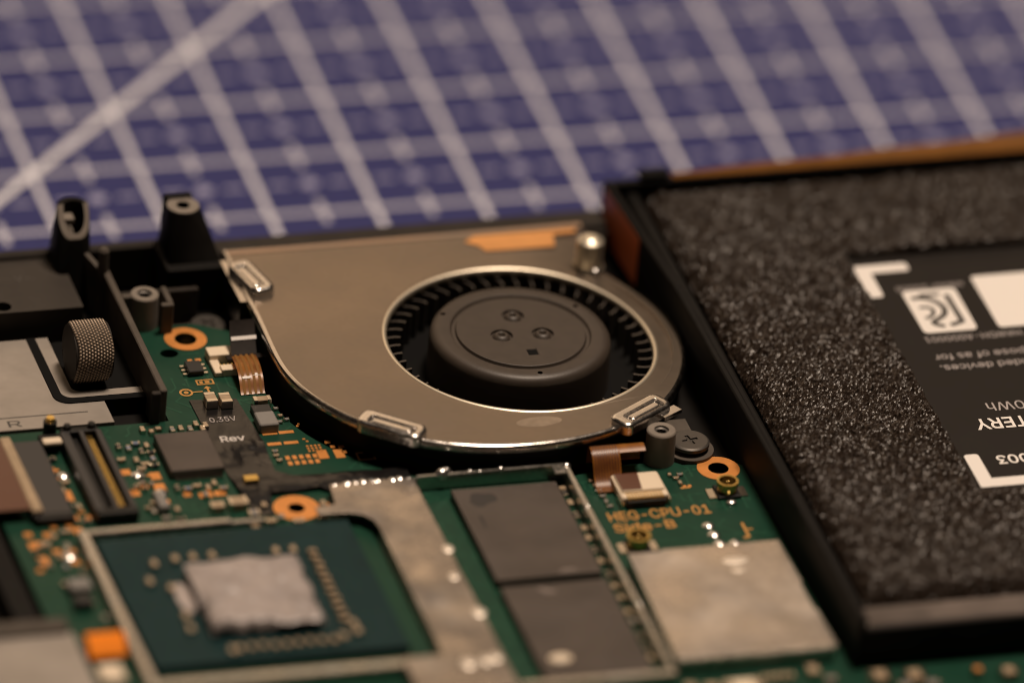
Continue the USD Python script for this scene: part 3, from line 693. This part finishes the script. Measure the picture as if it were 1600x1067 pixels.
# scattered small passives of the left field
spots = [(-36.6, -9.75), (-35.9, -10.2), (-35.2, -9.8), (-34.0, -10.2), (-33.2, -10.1), (-32.4, -10.3), (-31.7, -9.6), (-31.3, -10.4), (-30.9, -9.9), (-39.4, -12.2), (-38.6, -12.6), (-37.8, -11.9),
         (-37.6, -13.3), (-36.9, -12.4), (-36.8, -13.5), (-36.9, -14.6), (-38.4, -14.6), (-37.8, -15.3), (-37.0, -15.6), (-38.3, -16.0), (-39.7, -14.3),
         (-36.0, -19.6), (-35.1, -19.8), (-34.2, -19.5), (-33.3, -19.9), (-32.6, -19.3), (-32.0, -20.2), (-33.8, -21.0), (-38.2, -20.4), (-38.6, -21.6), (-37.6, -22.3), (-39.0, -23.0), (-36.9, -23.0), (-38.2, -24.2), (-37.0, -24.6),
         (-45.7, -13.3), (-45.5, -17.2), (-46.0, -18.4), (-45.3, -21.3), (-45.2, -23.6), (-47.3, -25.0), (-48.7, -25.6), (-49.6, -26.7), (-47.9, -27.3), (-48.8, -30.5), (-47.6, -31.6), (-48.0, -36.4), (-47.5, -39.0), (-49.5, -33.2), (-48.9, -28.9)]
for x, y in spots:
    l = rnd.choice(['cap_tan', 'cap_tan', 'cap_grey', 'cap_blue', 'cap_black'])
    if rnd.random() < .5: part('capacitor', x, y, .75, .42, .38, l)
    else: part('capacitor', x, y, .42, .75, .38, l)
for x, y, w_, l_ in ((-39.9, -16.0, 1.2, .9), (-37.3, -17.0, .9, 1.2), (-37.4, -18.9, 1.0, 1.3), (-40.0, -19.4, 1.3, 1.0), (-33.7, -20.7, 1.2, .8), (-32.4, -20.6, 1.0, .8), (-35.3, -20.4, .7, .6), (-45.6, -19.0, .6, 1.8), (-45.2, -21.2, .5, 1.4),
                       (-46.3, -24.4, .9, .6), (-46.2, -26.0, .8, .6), (-50.4, -26.4, 1.3, 1.1), (-49.0, -24.9, .8, .8), (-50.4, -29.0, .9, 1.3), (-48.9, -27.6, .7, .6), (-47.7, -29.5, .7, .7), (-45.8, -15.9, .5, .7), (-46.8, -23.9, .6, .6), (-50.7, -24.6, .7, .7),
                       (-37.5, -21.2, .8, .6), (-24.4, -20.9, .6, .5), (-23.7, -23.9, .7, .6), (-45.9, -22.6, .5, .8), (-45.4, -25.2, .6, .5), (-48.2, -23.9, .5, .5)):
    pad(x - w_ / 2, x + w_ / 2, y - l_ / 2, y + l_ / 2)
part('inductor', -48.6, -34.2, 2.0, 1.7, 1.0, 'cap_grey', ends=False, cham=.15)
part('inductor', -48.9, -36.6, 1.6, 1.3, .9, 'cap_black', ends=False, cham=.1)
part('inductor', -38.1, -22.0, .9, 2.6, .9, 'cap_grey', ends=False, cham=.1)
part('capacitor', -31.5, -23.1, 1.7, 1.3, .8, 'cap_tan', tfrac=.2); part('capacitor', -33.4, -23.3, 1.2, 1.0, .7, 'cap_tan', tfrac=.2); part('capacitor', -30.5, -24.9, 1.0, .9, .6, 'cap_grey')
part('capacitor', -45.3, -11.0, 2.0, 1.3, 1.0, 'connector_black', ends=False); obj('contact_bar', cbox(-46.2, -44.5, -12.2, -11.3, .9, 1.3, .1), 'cream_plastic', bd)
pt = obj('gold_post', cyl(-44.9, -9.2, 0, 1.6, .6), 'connector_black', bd); obj('post_tip', cyl(-44.9, -9.2, 1.6, 2.0, .45, .35), 'gold', pt)
for x, y in ((-45.3, -15.7), (-46.5, -19.7), (-38.8, -16.6), (-37.5, -19.7), (-48.0, -28.6), (-30.0, -19.9)):
    blob(x, y, .62, .9)
part('capacitor', -29.4, -19.7, 1.3, .9, .8, 'gold', ends=False); blob(-24.4, -20.6, .5, .9); blob(-25.9, -20.4, .42, .9)
for x, y in ((-24.6, -26.4), (-26.9, -26.6), (-29.3, -26.2), (-22.9, -26.3), (-30.9, -26.9)):
    part('capacitor', x, y, 1.0, .6, .5, 'cap_tan')
for x, y in ((-28.2, -25.6), (-24.0, -24.0), (-29.2, -23.5), (-30.6, -22.6), (-29.0, -21.6)):
    part('capacitor', x, y, .5, .7, .4, rnd.choice(['cap_tan', 'cap_grey']))
for k in range(46):
    x, y = rnd.choice([(rnd.uniform(-46.6, -44.7), rnd.uniform(-25.5, -13)), (rnd.uniform(-51.2, -46.9), rnd.uniform(-30.5, -24.2)), (rnd.uniform(-39.8, -36.6), rnd.uniform(-25.3, -15.5))])
    if rnd.random() < .62:
        w_, l_ = rnd.uniform(.25, .7), rnd.uniform(.25, .7); pad(x - w_ / 2, x + w_ / 2, y - l_ / 2, y + l_ / 2, z=.045 + k * .0004)
    else:
        part('capacitor', x, y, .5, .32, .3, rnd.choice(['cap_tan', 'cap_grey', 'cap_black']), z=.06, ang=rnd.choice([0, 90]))
# front edge of the board, bottom of the picture
for k in range(5):
    part('capacitor', 6.3 + k * .62, -57.3, .4, .9, .5, 'cap_tan')
for x, y, w_, l_, k_ in ((10.7, -57.2, 1.0, 1.4, 'cap_tan'), (16.2, -58.9, 1.9, 1.5, 'cap_tan'), (19.2, -59.3, 1.9, 1.5, 'cap_tan'), (17.9, -60.8, 1.3, 1.0, 'cap_grey'), (20.3, -60.9, 1.3, 1.0, 'cap_grey'), (4.0, -58.6, 3.4, 1.8, 'cream_plastic'),
                         (1.2, -58.4, 1.2, 1.0, 'cap_tan'), (-.6, -58.2, 1.0, 1.2, 'cap_tan'), (24.9, -59.4, .7, 1.2, 'copper_pad'), (27.5, -60.0, 1.5, 1.2, 'cap_tan'), (11.8, -58.8, 1.0, .7, 'cap_grey')):
    part('capacitor', x, y, w_, l_, .8, k_)

# ------------------------------------------------------------------ black insulating tape on the board
tape_o = Polygon([(-31.2, -5.4), (-27.0, -5.8), (-26.5, -13.4), (-26.8, -18.2), (-25.6, -19.2), (-22, -19.5), (-15.3, -19.7), (-15.3, -22.2), (-22.6, -22.3), (-23.6, -21.5), (-28.2, -21.8), (-28.6, -24.9), (-30.3, -24.9), (-31.0, -18)])
tp_t = thing('insulating_tape', 'glossy black insulating tape printed with small white words, lying across the green board', 'tape', (-29, -14, 0))
tape_o = tape_o.difference(Point(-26.4, -24.0).buffer(2.2)).difference(unary_union([sbox(-30.1, -7.3, -29, -5), sbox(-28.8, -7.5, -27.7, -5)]))
v2, f2 = trimesh.creation.triangulate_polygon(tape_o, engine='earcut')
tm = trimesh.Trimesh(np.column_stack([v2, np.zeros(len(v2))]), f2, process=False)
vs, fs = trimesh.remesh.subdivide_to_size(tm.vertices, tm.faces, .45, max_iter=12)
q = meshkit.fbm(np.column_stack([vs[:, 0] * .45, vs[:, 1] * .45, vs[:, 0] * 0]), 3, 5)
vs = vs.copy(); vs[:, 2] = .14 + .55 * np.clip(q - .42, 0, 1) * np.clip((-9 - vs[:, 1]) / 5, 0, 1) + .35 * np.exp(-((vs[:, 1] + 20.5) / 1.6) ** 2)
tmesh = trimesh.Trimesh(vs, fs); low = tmesh.copy(); low.vertices = low.vertices - [0, 0, .08]; low.invert()
obj('tape_film', cat_(tmesh, low), 'tape_black', tp_t, True)
obj('printed_word', text('0.35V', .75, -30.3, -9.4, .17, width=2.4), 'grey_ink', tp_t, False)
obj('printed_word', text('Rev', .9, -30.2, -12.8, .24, width=2.2, bold=True), 'tape_ink', tp_t, False)

# ------------------------------------------------------------------ ribbon cables
def ribbon(prof, x0, x1, shift=0.0, th=.09, n=40, nx_=2):
    """a band of width x0..x1 following (y, z) points; its x drifts by shift along the way"""
    c = spline(prof, n) if len(prof) > 3 else np.array(prof, float)
    T = np.gradient(c, axis=0); T /= np.linalg.norm(T, axis=1, keepdims=True); N = np.stack([-T[:, 1], T[:, 0]], 1)
    A, B = c + N * th / 2, c - N * th / 2
    sh = np.linspace(0, shift, len(c)); m = len(c)
    V = np.concatenate([np.column_stack([x0 + sh, A]), np.column_stack([x1 + sh, A]), np.column_stack([x1 + sh, B]), np.column_stack([x0 + sh, B])])
    F = []
    for k in range(4):
        a, b = k * m, ((k + 1) % 4) * m
        i = np.arange(m - 1); F.append(np.stack([a + i, b + i, b + i + 1, a + i + 1], 1))
    F.append(np.array([[0, 3 * m, 2 * m, m], [m - 1, 2 * m - 1, 3 * m - 1, 4 * m - 1]]))
    t = np.vstack(F); tri = np.vstack([t[:, [0, 1, 2]], t[:, [0, 2, 3]]])
    tm = trimesh.Trimesh(V, tri); tm.fix_normals(); return tm
fl = thing('ribbon_cable', 'amber ribbon cable with a black striped end bending down beside the upper left fan casing', 'ribbon cable', (-25, 0, 0))
obj('stiffener', ribbon([(2.3, 3.15), (1.6, 2.4), (.7, 1.7), (-.3, 1.15)], -25.7, -23.4, -.35, .14), 'flex_black', fl)
obj('white_stripe', ribbon([(1.12, 2.2), (.95, 2.06), (.85, 1.98)], -25.8, -23.5, 0, .02), 'white_ink', fl)
obj('side_tab', cbox(-26.6, -22.7, -1.0, -.3, 1.05, 1.2, .03), 'flex_black', fl)
am = obj('amber_band', ribbon([(-.2, 1.1), (-1.2, 1.25), (-2.6, 1.3), (-3.9, .95), (-4.8, .3), (-5.2, .06)], -26.1, -23.9, -.3), 'flex_amber', fl)
for k in range(4):
    obj('conductor', ribbon([(-.2, 1.17), (-1.2, 1.32), (-2.6, 1.37), (-3.9, 1.02), (-4.8, .37), (-5.2, .13)], -25.85 + k * .5, -25.6 + k * .5, -.3, .02), 'conductor', am)
obj('printed_dash', cat_(ribbon([(-3.75, 1.09), (-3.9, 1.05), (-4.0, 1.0)], -26.0, -25.2, 0, .02), ribbon([(-3.5, 1.17), (-3.6, 1.15), (-3.75, 1.1)], -25.0, -24.3, 0, .02)), 'white_ink', am)
fr_ = thing('ribbon_cable', 'short orange ribbon cable folded over behind the cream connector, in front of the ring boss', 'ribbon cable', (3, -24, 0))
band = obj('amber_band', ribbon([(-21.6, .6), (-21.7, 1.9), (-22.1, 2.5), (-22.9, 2.45), (-23.6, 1.9), (-24.2, 1.0), (-25.2, .3), (-26.0, .22)], .6, 3.1, -.1), 'flex_amber', fr_)
obj('amber_band', ribbon([(-21.6, .6), (-21.7, 1.95), (-22.1, 2.5), (-22.6, 2.5), (-23.1, 2.3)], 3.1, 5.5, 0), 'flex_amber', fr_)
for k in range(9):
    obj('conductor', ribbon([(-21.55, .6), (-21.65, 1.95), (-22.08, 2.56), (-22.92, 2.51), (-23.66, 1.96), (-24.26, 1.06), (-25.2, .36), (-26.0, .28)], .75 + k * .26, .87 + k * .26, -.1, .02), 'film_brown', band)
f3 = thing('ribbon_cable', 'brown ribbon cable plugged into the leftmost board connector at the picture edge', 'ribbon cable', (-52, -16, 1))
obj('brown_band', ribbon([(-10.6, 1.25), (-14, 1.3), (-18, 1.3), (-22.4, 1.2)], -60, -49.95, 0, .12), 'film_brown', f3)
f4 = thing('orange_tab', 'small bright orange tape tab at the lower left, beside the processor frame', 'tape', (-48.5, -45, .8))
obj('tab_film', ribbon([(-42.2, .7), (-43.2, 1.5), (-44.6, 1.5), (-45.9, .9)], -50.3, -47.0, -.4, .1), 'orange_tape', f4)
obj('cream_end', cbox(-50.4, -48.3, -49.5, -46.9, .1, .9, .1), 'cream_plastic', f4)
cp = thing('metal_plate', 'tan metal plate at the lower left, just left of the orange tape tab', 'metal plate', (-55, -46, 1))
obj('plate', prism(rrect(-64, -51.3, -56, -41.6, 1.2), .4, 1.3), 'lower_metal', cp)
obj('edge_fold', cbox(-64, -51.6, -42.4, -40.6, .9, 1.9, .2), 'grey_plastic', cp)

# ------------------------------------------------------------------ battery tray, foam, battery
tr = thing('battery_tray', 'black open plastic tray around the foam and battery at right, with a metal front ledge', 'tray', (14.5, -57, 0))
def wallpiece(pts, z0, z1, c):
    P = Polygon(pts); q = P.buffer(-c, join_style=2)
    return Manifold.hull_points(np.vstack([np.column_stack([np.array(g.exterior.coords), np.full(len(g.exterior.coords), z)]) for g, z in ((P, z0), (P, z1 - c), (q, z1))]))
sw = wallpiece([(14.85, -56.4), (15.5, -56.4), (15.1, -1), (14.45, -1)], -1.5, 4.9, .14) + wallpiece([(14.45, -1), (15.1, -1), (13.95, 18.0), (13.3, 18.0)], -1.5, 4.9, .14)
obj('side_wall', sw, 'black_plastic', tr)
obj('back_wall', cbox(13.9, 80, 17.2, 18.0, -1.5, 4.88, .16), 'black_plastic', tr)
obj('front_wall', cbox(15.45, 80, -56.4, -55.9, -1.5, 3.75, .1), 'black_plastic', tr)
obj('front_ledge', cbox(16.0, 80, -55.9, -52.9, 3.2, 3.8, .15), 'ledge_metal', tr)
obj('ledge_tab', cbox(15.3, 16.0, -55.8, -54.2, 3.0, 3.85, .15), 'shield_wall', tr)
obj('tray_floor', prism(Polygon([(15.3, -55.9), (80, -55.9), (80, 17.2), (14.1, 17.2), (14.9, -1)]), -1.4, 1.6), 'groove_black', tr)
obj('inner_step', cbox(15.2, 16.4, -52.9, 17.2, 1.6, 3.9, .3), 'black_plastic', tr)
obj('corner_lug', cbox(16.5, 19.4, 17.3, 18.4, 4.9, 5.6, .2), 'black_plastic', tr)
kt = thing('kapton_strip', 'amber polyimide tape strip along the back rim of the black battery tray', 'tape', (40, 18, 4.9))
Nk = 30; kx = np.linspace(19.7, 80, Nk); kw = np.interp(kx, [19.7, 30, 54, 80], [.9, 1.2, 2.2, 2.6]); kl = np.interp(kx, [19.7, 30, 54, 80], [.02, .1, .55, .7])
Vk = []
for t in np.linspace(0, 1, 7):
    Vk.append(np.column_stack([kx, 17.35 + kw * t, 4.95 + kl * t ** 2 + .08 * np.sin(kx * .5) * t]))
Vk = np.array(Vk).reshape(-1, 3); ik = np.arange(7 * Nk).reshape(7, Nk)
Fk = np.stack([ik[:-1, :-1], ik[:-1, 1:], ik[1:, 1:], ik[1:, :-1]], -1).reshape(-1, 4)
obj('tape_film', cat_((Vk, Fk), (Vk - [0, .03, .06], Fk[:, ::-1])), 'kapton', kt, True)
kr = thing('red_tape', 'dull red-brown tape patch on the outer side of the tray by the bright stand-off', 'tape', (13.6, 13, 2))
obj('tape_film', prism(Polygon([(13.84, 8.2), (13.92, 8.2), (13.38, 17.3), (13.30, 17.3)]), -.4, 4.4), 'kapton_red', kr)

# foam: a bumpy open-cell sheet framing the label
fm = thing('foam_sheet', 'rough black open-cell foam pad framing the battery label inside the tray', 'foam', (17, -51, 1.6))
st = 0.15
xs = np.arange(17.0, 57, st); ys = np.arange(-52.1, 16.7, st)
GX, GY = np.meshgrid(xs, ys, indexing='ij')
LX, LY0, LY1 = 31.75, -37.0, 3.4
wob = (meshkit.noise(np.stack([GX * .5, GY * .5, GX * 0], -1), 4) - .5) * .35
d_out = np.minimum(np.minimum(GX - 17.0, GY + 52.1), 16.7 - GY) + wob * .5
inside = np.minimum(np.minimum(GX - LX, GY - LY0), LY1 - GY) + wob * .4
H = 4.45 - 1.5 * np.clip(1 - d_out / 1.5, 0, 1) ** 2 - .25 * np.clip(1 - (-inside) / .6, 0, 1) ** 2
H = np.where(GY < -50.5, H - .35 * (-50.5 - GY) ** 1.3, H)
cells = meshkit.noise(np.stack([GX * 2.6, GY * 2.6, GX * 0], -1), 9)
coarse = meshkit.noise(np.stack([GX * 1.3, GY * 1.3, GX * 0 + 3], -1), 12)
H = H + rng.normal(0, .08, H.shape) + .34 * (cells - .5) + .22 * (coarse - .5) + (rng.random(H.shape) < .02) * rng.uniform(.08, .28, H.shape)
GXj, GYj = GX + rng.normal(0, .03, H.shape), GY + rng.normal(0, .03, H.shape)
H = np.where(inside > 0.05, 2.2, H)
ix = np.arange(H.size).reshape(H.shape)
a, b, c, d = ix[:-1, :-1], ix[1:, :-1], ix[1:, 1:], ix[:-1, 1:]
keep = ~((inside[:-1, :-1] > .3) & (inside[1:, 1:] > .3))
FQ = np.stack([a[keep], b[keep], c[keep], d[keep]], -1)
Vf = np.stack([GXj, GYj, H], -1).reshape(-1, 3)
used, inv = np.unique(FQ, return_inverse=True)
obj('foam_surface', (Vf[used], inv.reshape(-1, 4)), 'foam', fm, False)
obj('foam_side', prism(rrect(17.05, 78, -52.0, 16.6, .3).difference(sbox(31.6, -37.2, 80, 3.6)), 1.6, 3.0), 'groove_black', fm)

bt = thing('battery', 'flat battery with black label, upside-down white print and corner marks, framed by foam', 'battery', (32, -36, 1.6))
ZL = 3.55
obj('cell', prism(sbox(31.85, -37.0, 80, 3.35), 1.6, ZL), 'label_black', bt)
def ink(g, look='white_ink', name='printed_mark', z=.02):
    return obj(name, sheet(g, ZL + z, .015), look, bt, False)
def corner(x, y, sx, sy, l=5.0, w_=1.35, r=.35):
    return unary_union([rrect(min(x, x + sx * l), max(x, x + sx * l), min(y, y + sy * w_), max(y, y + sy * w_), r), rrect(min(x, x + sx * w_), max(x, x + sx * w_), min(y, y + sy * l * 1.08), max(y, y + sy * l * 1.08), r),
                        sbox(min(x, x + sx * w_ * .6), min(y, y + sy * w_ * .6), max(x, x + sx * w_ * .6), max(y, y + sy * w_ * .6))])
ink(corner(32.1, 2.1, 1, -1), name='corner_mark')
ink(corner(32.45, -35.5, 1, 1, l=5.0), name='corner_mark')
ink(rrect(35.2, 40.2, -9.9, -2.7, .5), name='printed_panel')
g = unary_union([LineString(spline([(36.0, -4.0), (37.4, -4.4), (38.2, -5.8), (37.7, -7.3), (36.6, -8.2), (37.2, -8.9)], 30)).buffer(.28), LineString([(36.8, -3.6), (38.3, -3.6)]).buffer(.25), LineString([(39.1, -4.0), (39.2, -8.4), (38.2, -8.8)]).buffer(.28),
                 LineString(spline([(36.2, -5.6), (37.1, -6.0), (36.9, -6.9), (36.2, -7.4)], 20)).buffer(.2)])
ink(g, 'dark_ink', 'panel_symbol', .04)
ink(rrect(42.2, 62, -9.9, -1.1, .4), name='printed_panel')
ink(sbox(47.2, -6.2, 49.2, -5.2), 'dark_ink', 'panel_symbol', .04)
def label_text(s, h, x, y, width=None, look='white_ink', bold=False):
    """upside-down line whose last letter ends at x"""
    obj('printed_line', text(s, h, x, y, ZL + .005, width, 180, .015, bold, 'right'), look, bt, False)
label_text('sdk4u-20000', .75, 34.9, -1.9, 6.3, 'grey_ink')
label_text('HAWDH-A000001', .85, 34.9, -10.6, 9.0, 'grey_ink'); label_text('A-00', .85, 45.0, -10.6, 4.0, 'grey_ink')
label_text('any or to dispose of as for', .95, 34.9, -13.6, 16.0, 'grey_ink')
label_text('tended devices.', .95, 34.9, -15.4, 9.4, 'grey_ink')
label_text('.0Wh', 1.3, 37.0, -22.1, 3.9, 'grey_ink')
label_text('BATTERY', 1.65, 35.1, -24.6, 8.6, 'white_ink', True)
label_text('003', 1.3, 35.2, -30.7, 3.0, 'white_ink', True)
